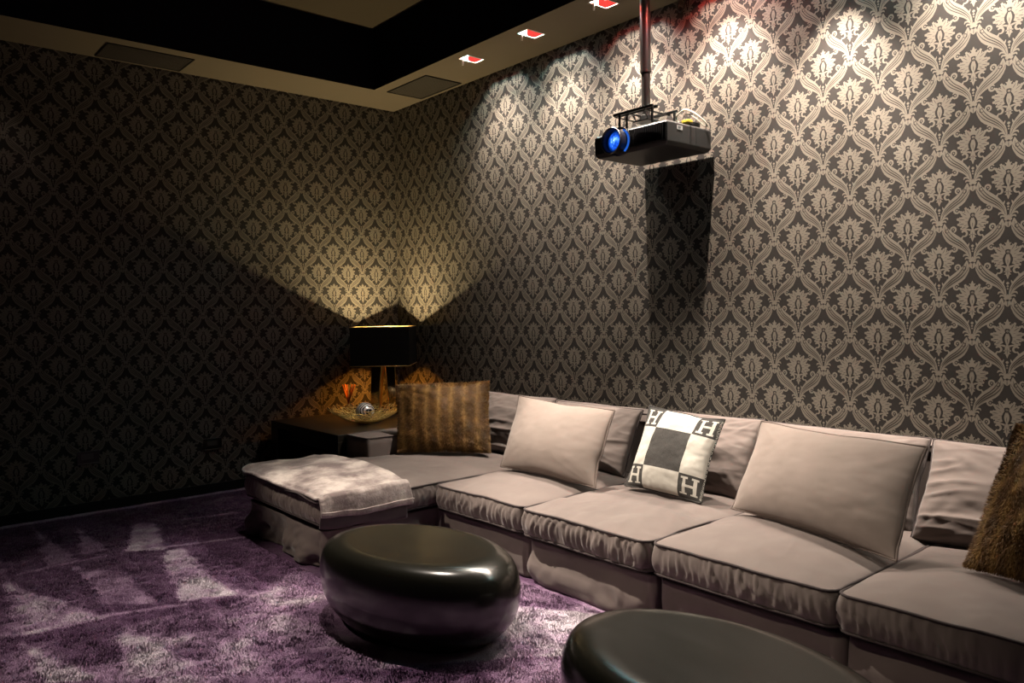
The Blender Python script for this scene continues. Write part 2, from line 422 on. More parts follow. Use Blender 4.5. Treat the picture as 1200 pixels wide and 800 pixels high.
def papered_wall(name, umin, umax, zmin, zmax, u0, uend, tofn, flip):
    us = [], []; V, F, I = [], [], []; off = 0
    V.append(np.array([(umin, zmin, 0), (umax, zmin, 0), (umax, zmax, 0), (umin, zmax, 0)], float)); F.append(np.array([[0, 1, 2, 3]])); I.append(np.array([0])); off = 4
    i0 = int(math.floor((umin-u0)/WC))-1; i1 = int(math.ceil((uend-u0)/WC))+1
    for i in range(i0, i1+1):
        for k in range(-3, 11):
            z = 2.86854 - PC*(k + (0 if i % 2 else .5)); u = u0 + WC*i
            if z-PC*1.05 > zmax or z+.1*PC < zmin or u-WC*1.05 > umax or u+WC*1.05 < umin: continue
            v = MV.copy(); v[:, 0] = np.clip(v[:, 0]+u, umin, umax); v[:, 1] = np.clip(v[:, 1]+z, zmin, zmax)
            V.append(v); F.append(MF+off); I.append(MI); off += len(v)
    V = np.vstack(V); F = np.vstack(F); I = np.concatenate(I)
    if flip: F = F[:, ::-1]
    return struct(obj(name, tofn(V), F, [M['paper'], M['motif']], None, False, I))
papered_wall('wall_right', 0, RX, 0, CEIL, 4.538569-.155271*0, 7.0, lambda V: np.column_stack([V[:, 0], -V[:, 2], V[:, 1]]), False)
papered_wall('wall_left', 0, -RY, 0, CEIL, .09, 4.9, lambda V: np.column_stack([V[:, 2], -V[:, 0], V[:, 1]]), True)
for nm, a, b in [('wall_front', (0, RY), (RX, RY)), ('wall_back', (RX, RY), (RX, 0))]:
    struct(obj(nm, [(*a, 0), (*b, 0), (*b, CEIL), (*a, CEIL)], [(0, 1, 2, 3)], M['plain_wall'], None, False))
for nm, bx in [('baseboard_left', (.001, .016, RY, -.016)), ('baseboard_right', (.001, RX, -.016, -.001))]:
    b = MB(); b.box(*bx, 0, .078); struct(b.build(nm, M['base_black'], bevel=.002))

# ceiling coffer: dropped soffit with holes for the downlights, dark fascia, upper ceiling
SW = .546
DLX = [1.765+.72*k for k in range(8)]
DX, DY0, DY1 = .052, -.452, -.290
b = MB()
def cell(x0, x1, y0, y1): b.add([(x0,y0,CEIL),(x1,y0,CEIL),(x1,y1,CEIL),(x0,y1,CEIL)], [(3,2,1,0)])
cell(0, RX, DY1, 0); cell(0, RX, -SW, DY0)
xs = [0]+[v for x in DLX for v in (x-DX, x+DX)]+[RX]
for k in range(0, len(xs)-1, 2): cell(xs[k], xs[k+1], DY0, DY1)
cell(0, SW, RY, -SW); cell(RX-SW, RX, RY, -SW); cell(SW, RX-SW, RY, RY+SW)
struct(b.build('trim_1', M['soffit']))
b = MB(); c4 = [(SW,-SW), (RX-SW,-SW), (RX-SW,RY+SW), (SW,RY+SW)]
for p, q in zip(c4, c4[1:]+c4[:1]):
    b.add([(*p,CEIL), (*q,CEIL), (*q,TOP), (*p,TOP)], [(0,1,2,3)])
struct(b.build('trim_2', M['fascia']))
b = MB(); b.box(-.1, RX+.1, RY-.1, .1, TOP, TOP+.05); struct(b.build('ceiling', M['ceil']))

def vent(label, x0, x1, y0, y1, along):
    v = thing('ceiling_vent', label, 'vent', ((x0+x1)/2, (y0+y1)/2, CEIL), 'ceiling vents')
    b = MB(); e = .012
    b.box(x0,x1,y0,y0+e,CEIL-.008,CEIL-.0005); b.box(x0,x1,y1-e,y1,CEIL-.008,CEIL-.0005)
    b.box(x0,x0+e,y0+e,y1-e,CEIL-.008,CEIL-.0005); b.box(x1-e,x1,y0+e,y1-e,CEIL-.008,CEIL-.0005)
    b.build('frame', M['black_metal'], v, bevel=.001)
    b = MB(); b.box(x0+e,x1-e,y0+e,y1-e,CEIL-.0022,CEIL-.0006)
    n = 20
    for k in range(n):
        if along == 'x':
            y = y0+e+(y1-y0-2*e)*(k+.5)/n; b.box(x0+e,x1-e,y-.0035,y+.0035,CEIL-.006,CEIL-.0022)
        else:
            x = x0+e+(x1-x0-2*e)*(k+.5)/n; b.box(x-.0035,x+.0035,y0+e,y1-e,CEIL-.006,CEIL-.0022)
    b.build('grille', M['grille'], v)
vent('dark flush ceiling vent near the corner, next to the first downlight', .57, 1.20, -.43, -.045, 'x')
vent('long dark ceiling vent in the soffit above the left wall', .05, .42, -2.735, -2.10, 'y')

# ------------------------------------------------------------------ downlights
def add_light(name, typ, loc, energy, col, size=.02, parent=None, **kw):
    l = bpy.data.lights.new(name, typ); l.energy = energy; l.color = col
    l.shadow_soft_size = size
    for k, v in kw.items(): setattr(l, k, v)
    o = bpy.data.objects.new(name, l); COL.objects.link(o); o.location = loc
    if parent is not None:
        o.parent = parent; o.matrix_parent_inverse = Matrix.Translation(-Vector(parent.location))
    return o
def spot(name, loc, to, energy, col, ang, blend=.5, size=.05):
    o = add_light(name, 'SPOT', loc, energy, col, size, spot_size=math.radians(ang), spot_blend=blend)
    o.rotation_euler = (Vector(to)-Vector(loc)).to_track_quat('-Z', 'Y').to_euler(); return o
DLLAB = ['lit recessed downlight nearest the corner vent', 'second lit recessed downlight from the corner vent',
         'third lit recessed downlight from the corner, left of the projector pole', 'lit recessed downlight above the projector, just right of its pole',
         'fifth recessed downlight from the corner, past the projector', 'sixth recessed downlight from the corner, above the sofa',
         'seventh recessed downlight from the corner', 'recessed downlight farthest from the corner vent']
WB = [120, 180, 240, 290, 600, 330, 280, 180]
RB = [40, 130, 330, 220, 90, 66, 56, 50]
SP = [28, 33, 38, 38, 14, 30, 28, 24]
LC = (1, .86, .72)
PW = 1/.6
for k, x in enumerate(DLX):
    d = thing('recessed_downlight', DLLAB[k], 'downlight', (x, -.371, CEIL), 'downlights along the sofa wall')
    x0, x1 = x-DX, x+DX
    b = MB(); h = .13
    b.add([(x0,DY0,CEIL),(x1,DY0,CEIL),(x1,DY1,CEIL),(x0,DY1,CEIL),(x0,DY0,CEIL+h),(x1,DY0,CEIL+h),(x1,DY1,CEIL+h),(x0,DY1,CEIL+h)],
          [(4,5,6,7),(0,1,5,4),(1,2,6,5),(2,3,7,6),(3,0,4,7)]); b.build('housing', M['housing'], d)
    b = MB(); e = .006
    b.box(x0-e,x1+e,DY0-e,DY0,CEIL-.003,CEIL-.0003); b.box(x0-e,x1+e,DY1,DY1+e,CEIL-.003,CEIL-.0003)
    b.box(x0-e,x0,DY0,DY1,CEIL-.003,CEIL-.0003); b.box(x1,x1+e,DY0,DY1,CEIL-.003,CEIL-.0003)
    b.build('trim_frame', M['trim_white'], d)
    b = MB(); b.lathe([(.012,.075),(.02,.07),(.0245,.055),(.025,.05)], (x-.012,-.405,CEIL), 20); b.build('bulb', M['bulb'], d, True)
    b = MB(); b.box(x0+.001,x1-.001,DY1-.004,DY1-.001,CEIL+.001,CEIL+.05); b.box(x0+.001,x0+.004,DY1-.075,DY1-.0045,CEIL+.001,CEIL+.05); b.build('red_glow_plate', M['red_glow'], d)
    b = MB(); b.tube([(x-.028,-.436,CEIL+.05),(x-.026,-.438,CEIL+.01),(x-.024,-.440,CEIL-.058)], .0065, 8); b.tube([(x-.026,-.438,CEIL-.005),(x+.012,-.425,CEIL+.012)], .003, 6)
    b.build('lever', M['trim_white'], d, True)
    for nm, e_, ty, ang in (('downlight_wall_beam', WB[k], .30 if k == 4 else .47, 56 if k == 4 else 70), ('downlight_room_beam', RB[k], -.34, 80 if k else 62)):
        g_ = add_light(nm, 'SPOT', (x, -.412, CEIL+.043), e_*PW, LC, .011, d, spot_size=math.radians(ang), spot_blend=.9)
        g_.rotation_euler = Vector((0, ty, -1)).to_track_quat('-Z', 'Y').to_euler()
    g_ = add_light('downlight_spill', 'SPOT', (x, -.412, CEIL+.0425), SP[k]*PW, LC, .011, d, spot_size=math.radians(136), spot_blend=.8)
    g_.rotation_euler = Vector((0, 1, -.75)).to_track_quat('-Z', 'Y').to_euler()
    add_light('downlight_red_fringe', 'POINT', (x+.004, -.418, CEIL+.022), (0.8, .8, 5, 14, 1, 1, 1, 1)[k]*PW, (1, .05, .03), .006, d)
    add_light('downlight_teal_fringe', 'POINT', (x, -.40, CEIL+.030), 9*PW, (.04, .45, .5), .006, d)

# ------------------------------------------------------------------ sectional sofa
def outline(x0, x1, y0, y1, rad, sp=.0075):
    pts = []
    for cx, cy, a0 in [(x1-rad,y0+rad,-PI/2), (x1-rad,y1-rad,0), (x0+rad,y1-rad,PI/2), (x0+rad,y0+rad,PI)]:
        for a in np.linspace(a0, a0+PI/2, max(4, int(rad*1.6/sp)))[:-1]: pts.append((cx+rad*math.cos(a), cy+rad*math.sin(a)))
        a = a0+PI/2; pts.append((cx+rad*math.cos(a), cy+rad*math.sin(a)))
    pts = np.array(pts); out = []
    for a, b in zip(pts, np.roll(pts, -1, 0)):
        n = max(1, int(np.linalg.norm(b-a)/sp))
        for k in range(n): out.append(a+(b-a)*k/n)
    return np.array(out)

def cushion_mesh(x0, x1, y0, y1, z0, z1, crown=.05, rad=.05, bulge=.02, ruch=.006, freq=62, seed=0, fold=0., lean=0., top_wr=.006, rows=12, wob=.006):
    O = outline(x0, x1, y0, y1, rad); n = len(O)
    T = np.roll(O, -1, 0)-np.roll(O, 1, 0); T /= np.linalg.norm(T, axis=1)[:, None]; N = np.stack([T[:, 1], -T[:, 0]], -1)
    s = np.concatenate([[0], np.cumsum(np.linalg.norm(np.diff(O, axis=0), axis=1))])
    O = O + N*(wob*noise(O[:, 0]*5, O[:, 1]*5, seed))[:, None]
    c = np.array([(x0+x1)/2, (y0+y1)/2]); K = 30
    V = []
    def topz(P):
        u = (P[:, 0]-c[0])/((x1-x0)/2); v = (P[:, 1]-c[1])/((y1-y0)/2)
        f = np.clip(1-np.abs(u)**2.6, 0, 1)**.7*np.clip(1-np.abs(v)**2.6, 0, 1)**.7
        wr = top_wr*fbm(P[:, 0]*4.2+seed, P[:, 1]*6.5, seed, 3)*np.clip(f*2.2, 0, 1)
        wr = wr - .5*top_wr*np.abs(noise(P[:, 0]*9+3*P[:, 1], P[:, 1]*5-2*P[:, 0], seed+9))*np.clip(f*3, 0, 1)
        return z1 + crown*f + wr + .004*noise(P[:, 0]*7, P[:, 1]*7, seed+2)
    for r in np.linspace(.0, 1, K)[1:]:
        r = 1-(1-r)**1.25
        P = c+(O-c)*r; V.append(np.column_stack([P, topz(P)]))
    edge_top = V[-1].copy()
    if fold:
        foldn = fold*(fbm(s*3.1, 0*s+seed, seed, 2))
    for q in np.linspace(0, 1, rows)[1:]:
        b = math.sin(PI*q)
        d = bulge*b + ruch*(b**.6)*noise(s*freq+1.5*noise(s*4, q*3, seed), q*1.3+0*s, seed+4) + .35*ruch*b*noise(s*freq*2.3, q*2+0*s, seed+5)
        if fold:
            dx = .35*q
            d = d + fold*(q**.7)*fbm(s*4.5+dx*2*noise(s*2, 0*s, seed+6), q*1.6+0*s, seed, 3)*(1 if q < .999 else .8)
        V.append(np.column_stack([O+N*d[:, None] if np.ndim(d) else O+N*d, edge_top[:, 2]+(z0-edge_top[:, 2])*q]))
    edge_bot = V[-1].copy()
    for r in (.9, .5, .02):
        P = c+(O-c)*r; V.append(np.column_stack([P, np.full(n, z0)]))
    rowsN = len(V); F = grid_faces(rowsN, n, True)
    V = np.vstack(V); V = np.vstack([V, [[c[0], c[1], topz(c[None])[0]]]])
    if lean: V[:, 1] += lean*(V[:, 2]-z0)
    F = [tuple(f) for f in F[:, ::1]] + [(len(V)-1, j, (j+1) % n) for j in range(n)]
    return V, F, edge_top, edge_bot, N

def soft_cushion(name, parent, *a, mat='velvet', pipe=True, pr=.0062, **k):
    V, F, et, eb, N = cushion_mesh(*a, **k)
    o = obj(name, V, F, M[mat], parent)
    if pipe:
        b = MB()
        w = .002
        for e in (et, eb):
            P = e.copy(); P[:, :2] += N*w; b.tube(P[::3], pr, 7, True)
        b.build('piping', M['pipe'], o, True)
    return o

def sheet(quad, T=.09, Tb=None, n=72, bow=.045, seed=0, sag=.25, wr=.006, crease=0., ear=0., pw=.62):
    """stuffed cushion between four corner points (bottom left, bottom right, top right, top left seen from the room)"""
    bl, br, tr, tl = [np.array(q, float) for q in quad]
    Tb = T*.6 if Tb is None else Tb
    s = np.linspace(-1, 1, n); s = np.sign(s)*np.abs(s)**.9
    S, Tt = np.meshgrid(s, s, indexing='ij')
    bowv = bow*(1+.5*noise(S*2, Tt*2, seed))
    Sx = S*(1-bowv*(1-Tt**2)*np.abs(S)**3 + ear*np.abs(S*Tt)**6); Ty = Tt*(1-bowv*(1-S**2)*np.abs(Tt)**3 + ear*np.abs(S*Tt)**6)
    a, b = (Sx+1)/2, (Ty+1)/2
    P = (bl*((1-a)*(1-b))[..., None] + br*(a*(1-b))[..., None] + tr*(a*b)[..., None] + tl*((1-a)*b)[..., None])
    nrm = np.cross(br-bl, tl-bl); nrm /= np.linalg.norm(nrm)
    prof = np.clip((1-S**2)*(1-Tt**2), 0, 1)**pw
    L = np.linalg.norm(br-bl)
    edge = np.minimum(1-np.abs(S), 1-np.abs(Tt))
    ang = np.arctan2(np.abs(Tt)-1.02, np.abs(S)-1.02)
    cd = np.hypot(1-np.abs(S), 1-np.abs(Tt))
    wrk = wr*fbm(S*3+seed, Tt*3, seed+.5, 3)
    wrk = wrk + 1.6*wr*noise(ang*7+np.sign(S)*3+np.sign(Tt)*5, cd*1.2, seed)*np.exp(-cd*1.9)
    alongS = np.where(np.abs(S) > np.abs(Tt), Tt, S)
    wrk = wrk + .9*wr*noise(alongS*11+np.sign(S)*4, edge*2, seed+3)*np.exp(-edge*7)
    if crease:
        wrk = wrk - crease*np.abs(noise(Tt*4.2+.5*noise(S*2, Tt, seed), S*.8, seed+2))**.8*np.clip(.9-Tt*.7, 0, 1.5)
    hf = T*prof*(1-sag*Tt) + wrk*np.clip(prof*1.6, 0, 1)
    hb = Tb*prof*(1-sag*Tt)
    Fv = P+nrm*hf[..., None]; Bv = P-nrm*hb[..., None]
    V = np.vstack([Fv.reshape(-1, 3), Bv.reshape(-1, 3)])
    gf = grid_faces(n, n); F = np.vstack([gf, gf[:, ::-1]+n*n])
    # loop around the rim
    idx = [(i, 0) for i in range(n)] + [(n-1, j) for j in range(1, n)] + [(i, n-1) for i in range(n-2, -1, -1)] + [(0, j) for j in range(n-2, 0, -1)]
    rim = np.array([P[i, j] for i, j in idx])
    uv = np.stack([(S+1)/2, (Tt+1)/2], -1).reshape(-1, 2)
    return V, F, rim, np.vstack([uv, uv]), Fv, nrm

def pillow(name, quad, mat, parent=None, pipe='pipe', pr=.005, **k):
    V, F, rim, uv, Fv, nrm = sheet(quad, **k)
    o = obj(name, V, F, M[mat], parent, uv=uv)
    # weld front and back along the rim
    w = o.modifiers.new('weld', 'WELD'); w.merge_threshold = .0004
    if pipe:
        b = MB(); b.tube(rim, pr, 7, True); b.build('piping', M[pipe], o, True)
    return o, Fv, nrm

sofa = thing('sectional_sofa', 'long mauve velvet corner sofa with chaise along the damask wall', 'sofa', (3.9, -.8, 0))
YF = -1.42
# upholstered bases (loose skirts), one per module
mods = [(2.70, 3.515), (3.535, 4.415), (4.445, 5.33), (5.345, 6.25)]
soft_cushion('skirt', sofa, 1.485, 2.60, -2.185, -.10, .004, .238, crown=0, rad=.05, bulge=.01, ruch=.003, freq=10, seed=3, fold=.06, rows=22, pipe=False, top_wr=0)
for k, (a, c) in enumerate(mods):
    soft_cushion('skirt', sofa, a if k else 2.585, c, YF+.04-(.012 if k == 1 else 0), -.10, .004, .238, crown=0, rad=.035, bulge=.008, ruch=.003, freq=9, seed=11+k*3, fold=.020 if k != 1 else .030, rows=16, pipe=False, top_wr=0)
b = MB(); b.box(1.53, 2.56, -2.14, -.15, .236, .285); b.box(2.60, 6.22, YF+.055, -.15, .236, .285); b.build('seat_deck', M['deck'], sofa)
# low backrest and arms
soft_cushion('backrest', sofa, 1.40, 6.52, -.23, -.035, .03, .815, crown=.012, rad=.03, bulge=.004, ruch=.002, freq=8, seed=21, pr=.004, top_wr=.002)
soft_cushion('armrest', sofa, 1.365, 1.715, -1.365, -.24, .06, .588, crown=.008, rad=.02, bulge=.004, ruch=.002, freq=8, seed=22, pr=.004, top_wr=.001)
soft_cushion('armrest', sofa, 6.265, 6.52, -1.40, -.24, .03, .60, crown=.01, rad=.03, bulge=.004, ruch=.002, freq=8, seed=23, pr=.004, top_wr=.001)
# boxed seat cushions
soft_cushion('seat_cushion', sofa, 1.46, 2.645, -2.205, -.30, .278, .412, crown=.052, rad=.07, bulge=.016, ruch=.013, seed=31)
for k, (a, c) in enumerate([(2.68, 3.515), (3.525, 4.415), (4.43, 5.325), (5.335, 6.255)]):
    soft_cushion('seat_cushion', sofa, a, c, YF-.012-(.012 if k == 1 else 0), -.29, .272, .412, crown=.055+(.012 if k == 2 else 0), rad=.05, bulge=.016,
                 ruch=.014 if k == 1 else (.011 if k == 0 else .009), seed=41+k*7, top_wr=.012 if k == 1 else .006)
# loose back cushions
def backc(x0, x1, yb, yt, zt, seed, T=.13):
    return pillow('back_cushion', [(x0, yb, .43), (x1, yb, .43), (x1, yt, zt), (x0, yt, zt)], 'velvet', sofa, T=T, Tb=.05, bow=.03, seed=seed, sag=.22, wr=.007, crease=.022, pw=.42)[0]
backc(1.74, 2.62, -.50, -.29, .868, 51)
backc(2.64, 3.45, -.50, -.30, .852, 54)
backc(3.52, 4.335, -.50, -.29, .868, 57)
backc(4.36, 5.235, -.50, -.29, .862, 60)
backc(5.25, 6.22, -.56, -.30, .862, 63)

# ------------------------------------------------------------------ cushions on the sofa
o, _, _ = pillow('throw_pillow', [(2.774,-.972,.478),(3.64,-.965,.470),(3.618,-.765,.908),(2.736,-.764,.938)], 'linen', T=.105, Tb=.035, pipe='pipe_linen', bow=.05, seed=5, sag=.22, wr=.002)
tag(o, 'mauve rectangular pillow leaning between fur pillow and monogram pillow', 'pillow', 'plain mauve pillows on the sofa')
o, _, _ = pillow('throw_pillow', [(4.50,-.872,.490),(5.41,-1.085,.478),(5.45,-.884,.922),(4.55,-.672,.922)], 'linen', T=.12, Tb=.035, pipe='pipe_linen', bow=.045, seed=8, sag=.2, wr=.0025)
tag(o, 'largest pale mauve pillow, leaning right of the black and white pillow', 'pillow', 'plain mauve pillows on the sofa')

# black and cream wool pillow with woven letters
q = [(3.736,-.815,.478),(4.275,-.822,.468),(4.293,-.62,.900),(3.752,-.60,.932)]
n = 170
V, F, rim, uv, Fv, nrm = sheet(q, T=.085, Tb=.03, n=n, bow=.06, seed=12, sag=.2, wr=.0035)
def block(s, t):
    c0, c1 = .265, .735
    cs, ct = (s < c0)|(s > c1), (t < c0)|(t > c1)
    dark = (cs & ct) | (~cs & ~ct)
    white = np.zeros_like(dark)
    for hs in (.135, .865):
        for ht in (.137, .863):
            x, y = (s-hs)/.105, (t-ht)/.105
            stem = (np.abs(np.abs(x)-.58) < .17) & (np.abs(y) < .92)
            serif = (np.abs(np.abs(x)-.58) < .36) & (np.abs(y) < .92) & (np.abs(y) > .72)
            bar = (np.abs(x) < .58) & (np.abs(y) < .13)
            white |= stem | serif | bar
    return np.where(dark & ~white, 1, 0)
fc = uv[F].mean(1); mi = block(fc[:, 0], fc[:, 1])
o = obj('monogram_pillow', V, F, [M['white_wool'], M['grey_wool']], None, uv=uv, idx=mi)
w = o.modifiers.new('weld', 'WELD'); w.merge_threshold = .0003
tag(o, 'black and cream checked wool pillow with letter H in corners', 'pillow')
b = MB(); b.tube(rim[::2], .0055, 7, True); b.build('edge_binding', M['grey_wool'], o, True)
zz = []
cc = rim.mean(0)
for q_, k in enumerate(range(n+4, 2*n-6, 4)):
    p = rim[k]; d = (cc-p)/np.linalg.norm(cc-p)
    zz += [p-d*.005+nrm*.004, p+d*.009+nrm*.0085] if q_ % 2 else [p+d*.009+nrm*.0085, p-d*.005+nrm*.004]
b = MB(); b.tube(zz, .0012, 5)
b.build('blanket_stitching', M['white_wool'], o, True)

# fur pillows
def fur_pillow(quad, label, count, seed, length=.022, **k):
    V, F, rim, uv, Fv, nrm = sheet(quad, seed=seed, n=64, **k)
    n = 64; rng = np.random.default_rng(seed)
    o = obj('fur_pillow', V, F, M['fur'], None, uv=uv); w = o.modifiers.new('weld', 'WELD'); w.merge_threshold = .0004
    tag(o, label, 'pillow', 'brown fur pillows on the sofa')
    gu, gv = np.gradient(Fv, axis=0), np.gradient(Fv, axis=1)
    Nn = np.cross(gu, gv); Nn /= np.linalg.norm(Nn, axis=2)[..., None]+1e-9
    if (Nn.mean((0, 1)) @ nrm) < 0: Nn = -Nn
    UV2 = uv[:n*n].reshape(n, n, 2)
    ii = rng.uniform(0, n-1.001, count); jj = rng.uniform(0, n-1.001, count)
    e = int(count*.12)                                             # extra along the rim
    side = rng.integers(0, 4, e); ii[:e] = np.where(side == 0, rng.uniform(0, .6, e), np.where(side == 1, n-1.001-rng.uniform(0, .6, e), ii[:e])); jj[:e] = np.where(side == 2, rng.uniform(0, .6, e), np.where(side == 3, n-1.001-rng.uniform(0, .6, e), jj[:e]))
    a, b_ = ii.astype(int), jj.astype(int); fa, fb = (ii-a)[:, None], (jj-b_)[:, None]
    def smp(A): return A[a, b_]*(1-fa)*(1-fb)+A[a+1, b_]*fa*(1-fb)+A[a, b_+1]*(1-fa)*fb+A[a+1, b_+1]*fa*fb
    p, nn, u2 = smp(Fv), smp(Nn), smp(UV2)+rng.normal(0, .012, (count, 2))
    c = Fv.reshape(-1, 3).mean(0); out = p-c; out -= nrm*(out @ nrm)[:, None]; ol = np.linalg.norm(out, axis=1)[:, None]; out /= ol+1e-9
    rimf = np.clip((np.maximum(np.abs(u2[:, 0]-.5), np.abs(u2[:, 1]-.5))-.42)/.08, 0, 1)[:, None]
    fl = noise(p[:, 0]*6, p[:, 2]*6, seed); fl2 = noise(p[:, 0]*6+9, p[:, 2]*6, seed+3)
    d = nn*(.45-.2*rimf) + out*(1.0*rimf) + np.array([0, 0, -.75])*(1-rimf)*(1+.4*fl[:, None]) + np.stack([.7*fl2, 0*fl, .5*fl], -1)*(1-rimf) + rng.normal(0, .22, (count, 3))
    d /= np.linalg.norm(d, axis=1)[:, None]
    L = length*rng.uniform(.6, 1.15, (count, 1))
    sd = np.cross(d, nn); sd /= np.linalg.norm(sd, axis=1)[:, None]+1e-9; wd = .0011
    mid = p+d*L*.55+nn*.002
    VV = np.stack([p-sd*wd, p+sd*wd, mid+sd*wd*.8, mid-sd*wd*.8, p+d*L-nn*.002], 1).reshape(-1, 3)
    k5 = np.arange(count)[:, None]*5
    FF = np.vstack([k5+[[0, 1, 2]], k5+[[0, 2, 3]], k5+[[3, 2, 4]]])
    obj('fur', VV, FF, M['fur'], o, False, uv=np.repeat(u2, 5, 0))
    return o
fur_pillow([(1.815,-1.166,.484),(2.339,-.712,.484),(2.142,-.557,.980),(1.613,-1.042,.955)], 'golden brown striped fur pillow at corner beside the table lamp', 26000, 15, T=.10, Tb=.035, bow=.03, sag=.15, wr=.006)
fur_pillow([(5.63,-.985,.492),(6.12,-1.06,.487),(6.22,-.80,1.0),(5.755,-.815,1.03)], 'dark golden fur pillow at right end of sofa', 26000, 18, T=.10, Tb=.04, bow=.03, sag=.15, wr=.006)

# ------------------------------------------------------------------ folded throw over the chaise end
def throw():
    # profile across the chaise: short drop on the left, over the top, longer drop on the right
    def prof(hang_l, hang_r, lift, xr):
        xl, zt = 1.436, .418+lift
        P = [(xl-.006, zt-hang_l), (xl-.005, zt-.02)]
        for a in np.linspace(PI, PI/2, 6)[1:]: P.append((xl+.03+.03*math.cos(a)-.004, zt-.012+.03*math.sin(a)))
        for x in np.linspace(xl+.08, xr-.07, 26): P.append((x, None))
        for a in np.linspace(PI/2, 0, 6): P.append((xr-.03+.03*math.cos(a), zt-.012+.03*math.sin(a)))
        for q in np.linspace(.02, hang_r, 7): P.append((xr+.008*math.sin(q*20), zt-q))
        return P, zt
    def surf(y0, y1, hl, hr, lift, ny, seed, thick):
        P, zt = prof(hl, hr, lift, 2.712 if thick > .015 else 2.694); xs_ = np.array([p[0] for p in P]); n = len(P)
        rows = []
        for v in np.linspace(0, 1, ny):
            yl = y0+(y1-y0)*v
            row = []
            for k, (x, z) in enumerate(P):
                w = k/(n-1)
                y = yl + (.05*w-.02)*(v) + .012*noise(w*5, v*2, seed)
                if z is None:
                    u = (x-2.0525)/.5925; vv = (y+1.2525)/.9525
                    f = max(0, 1-abs(u)**2.6)**.7*max(0, 1-abs(vv)**2.6)**.7
                    z = .412+lift+.052*f+.010+.010*(abs(u) < 1)*(1-abs(u)**4)
                zz = z + .008*float(fbm(x*5, y*5, seed, 3))+(.010*float(noise(x*3+y*4, y*3, seed+5)) if k > 8 else 0)
                if k > n-8: zz -= (k-n+8)/7*(.03*v+.02*float(noise(y*6, 0, seed+3)))
                # the front edge rolls over the cushion
                if v < .06 and 7 < k < n-6: zz -= .012
                cf = max(0, 1-(x-1.42)/.10)*max(0, 1-v/.13)
                row.append((x+.045*cf+.006*float(noise(y*8, z*6, seed+1)), y+.045*cf, zz-.012*cf))
            rows.append(row)
        V = np.array(rows).reshape(-1, 3)
        return V, grid_faces(ny, n)[:, ::-1]
    V, F = surf(-2.258, -1.66, .045, .105, .042, 60, 71, .02)
    o = obj('throw_blanket', V, F, M['plush'])
    s = o.modifiers.new('thick', 'SOLIDIFY'); s.thickness = .016; s.offset = -1
    ss = o.modifiers.new('sub', 'SUBSURF'); ss.levels = 1; ss.render_levels = 1
    tag(o, 'pale mauve plush throw folded over the chaise end', 'blanket')
    V, F = surf(-2.242, -1.69, .02, .150, .022, 40, 77, .01)
    o2 = obj('folded_layer', V, F, M['lining'], o); s = o2.modifiers.new('thick', 'SOLIDIFY'); s.thickness = .008; s.offset = -1
    # stitched hem along the hanging edge
    V, F = surf(-2.258, -1.66, .045, .105, .044, 60, 71, .02); n = len(V)//60
    b = MB(); b.tube(V.reshape(60, n, 3)[:, -3]+[.010, 0, 0], .004, 6); b.build('hem', M['plush'], o, True)
throw()

# ------------------------------------------------------------------ pebble tables
def pebble(name, label, cx, cy, a, e, rot, H, seed):
    prof = [(0.02,.985),(.25,.986),(.45,.99),(.62,.996),(.72,1.0),(.79,.993),(.86,.968),(.91,.93),(.95,.87),(.978,.79),(.995,.70),(1.0,.60),(.995,.5),(.985,.42),(.962,.33),(.93,.25),(.88,.165),(.83,.10),(.78,.05),(.74,.0),(.6,0.0),(.02,0)]
    prof = [tuple(q) for q in cr(prof[1:-1], 90)]
    n = 180; th = np.linspace(0, 2*PI, n, endpoint=False); V = []
    for r, z in [(.0, prof[0][1]), (.08, prof[0][1]), (.16, prof[0][1])] + prof + [(0., prof[-1][1])]:
        rr = a*r*(1+(.012*np.cos(2*th+seed)+.008*np.cos(3*th+1+seed))*min(1, 2*r))
        x, y = rr*np.cos(th), e*rr*np.sin(th)
        V.append(np.column_stack([x*math.cos(rot)-y*math.sin(rot), x*math.sin(rot)+y*math.cos(rot), np.full(n, z*H+.002)+.004*r*np.cos(th+seed)*(z > .5)]))
    o = obj(name, np.vstack(V), grid_faces(len(V), n, True), M['black_lacquer'])
    o.location = (cx, cy, 0); s = o.modifiers.new('weld', 'WELD'); s.merge_threshold = .0002
    return tag(o, label, 'coffee table', 'black pebble tables')
pebble('pebble_table', 'black lacquered pebble coffee table fully in view near the chaise', 3.611, -2.204, .582, .635, .16, .394, 0)
pebble('pebble_table', 'black lacquered pebble coffee table cut off at bottom edge', 5.349, -2.212, .630, .632, -.07, .394, 1.3)

# ------------------------------------------------------------------ side table with lamp, bowl, ball and diffuser
TZ = .583
tb = thing('side_table', 'low black wooden side table in the corner under the lamp', 'table', (.73, -.76, 0))
b = MB(); b.box(.10, 1.35, -1.42, -.06, TZ-.055, TZ); b.build('table_top', M['black_wood'], tb, bevel=.004)
for x, y in [(.10,-1.42),(1.20,-1.42),(.10,-.21),(1.20,-.21)]:
    b = MB(); b.box(x, x+.15, y, y+.15, .0, TZ-.0555); b.build('leg', M['black_wood'], tb, bevel=.003)
b = MB(); b.box(.25, 1.20, -1.36, -1.34, TZ-.16, TZ-.056); b.build('apron', M['black_wood'], tb)

LX, LY = .455, -.445
lamp = thing('table_lamp', 'lit table lamp with black drum shade in the corner', 'lamp', (LX, LY, TZ))
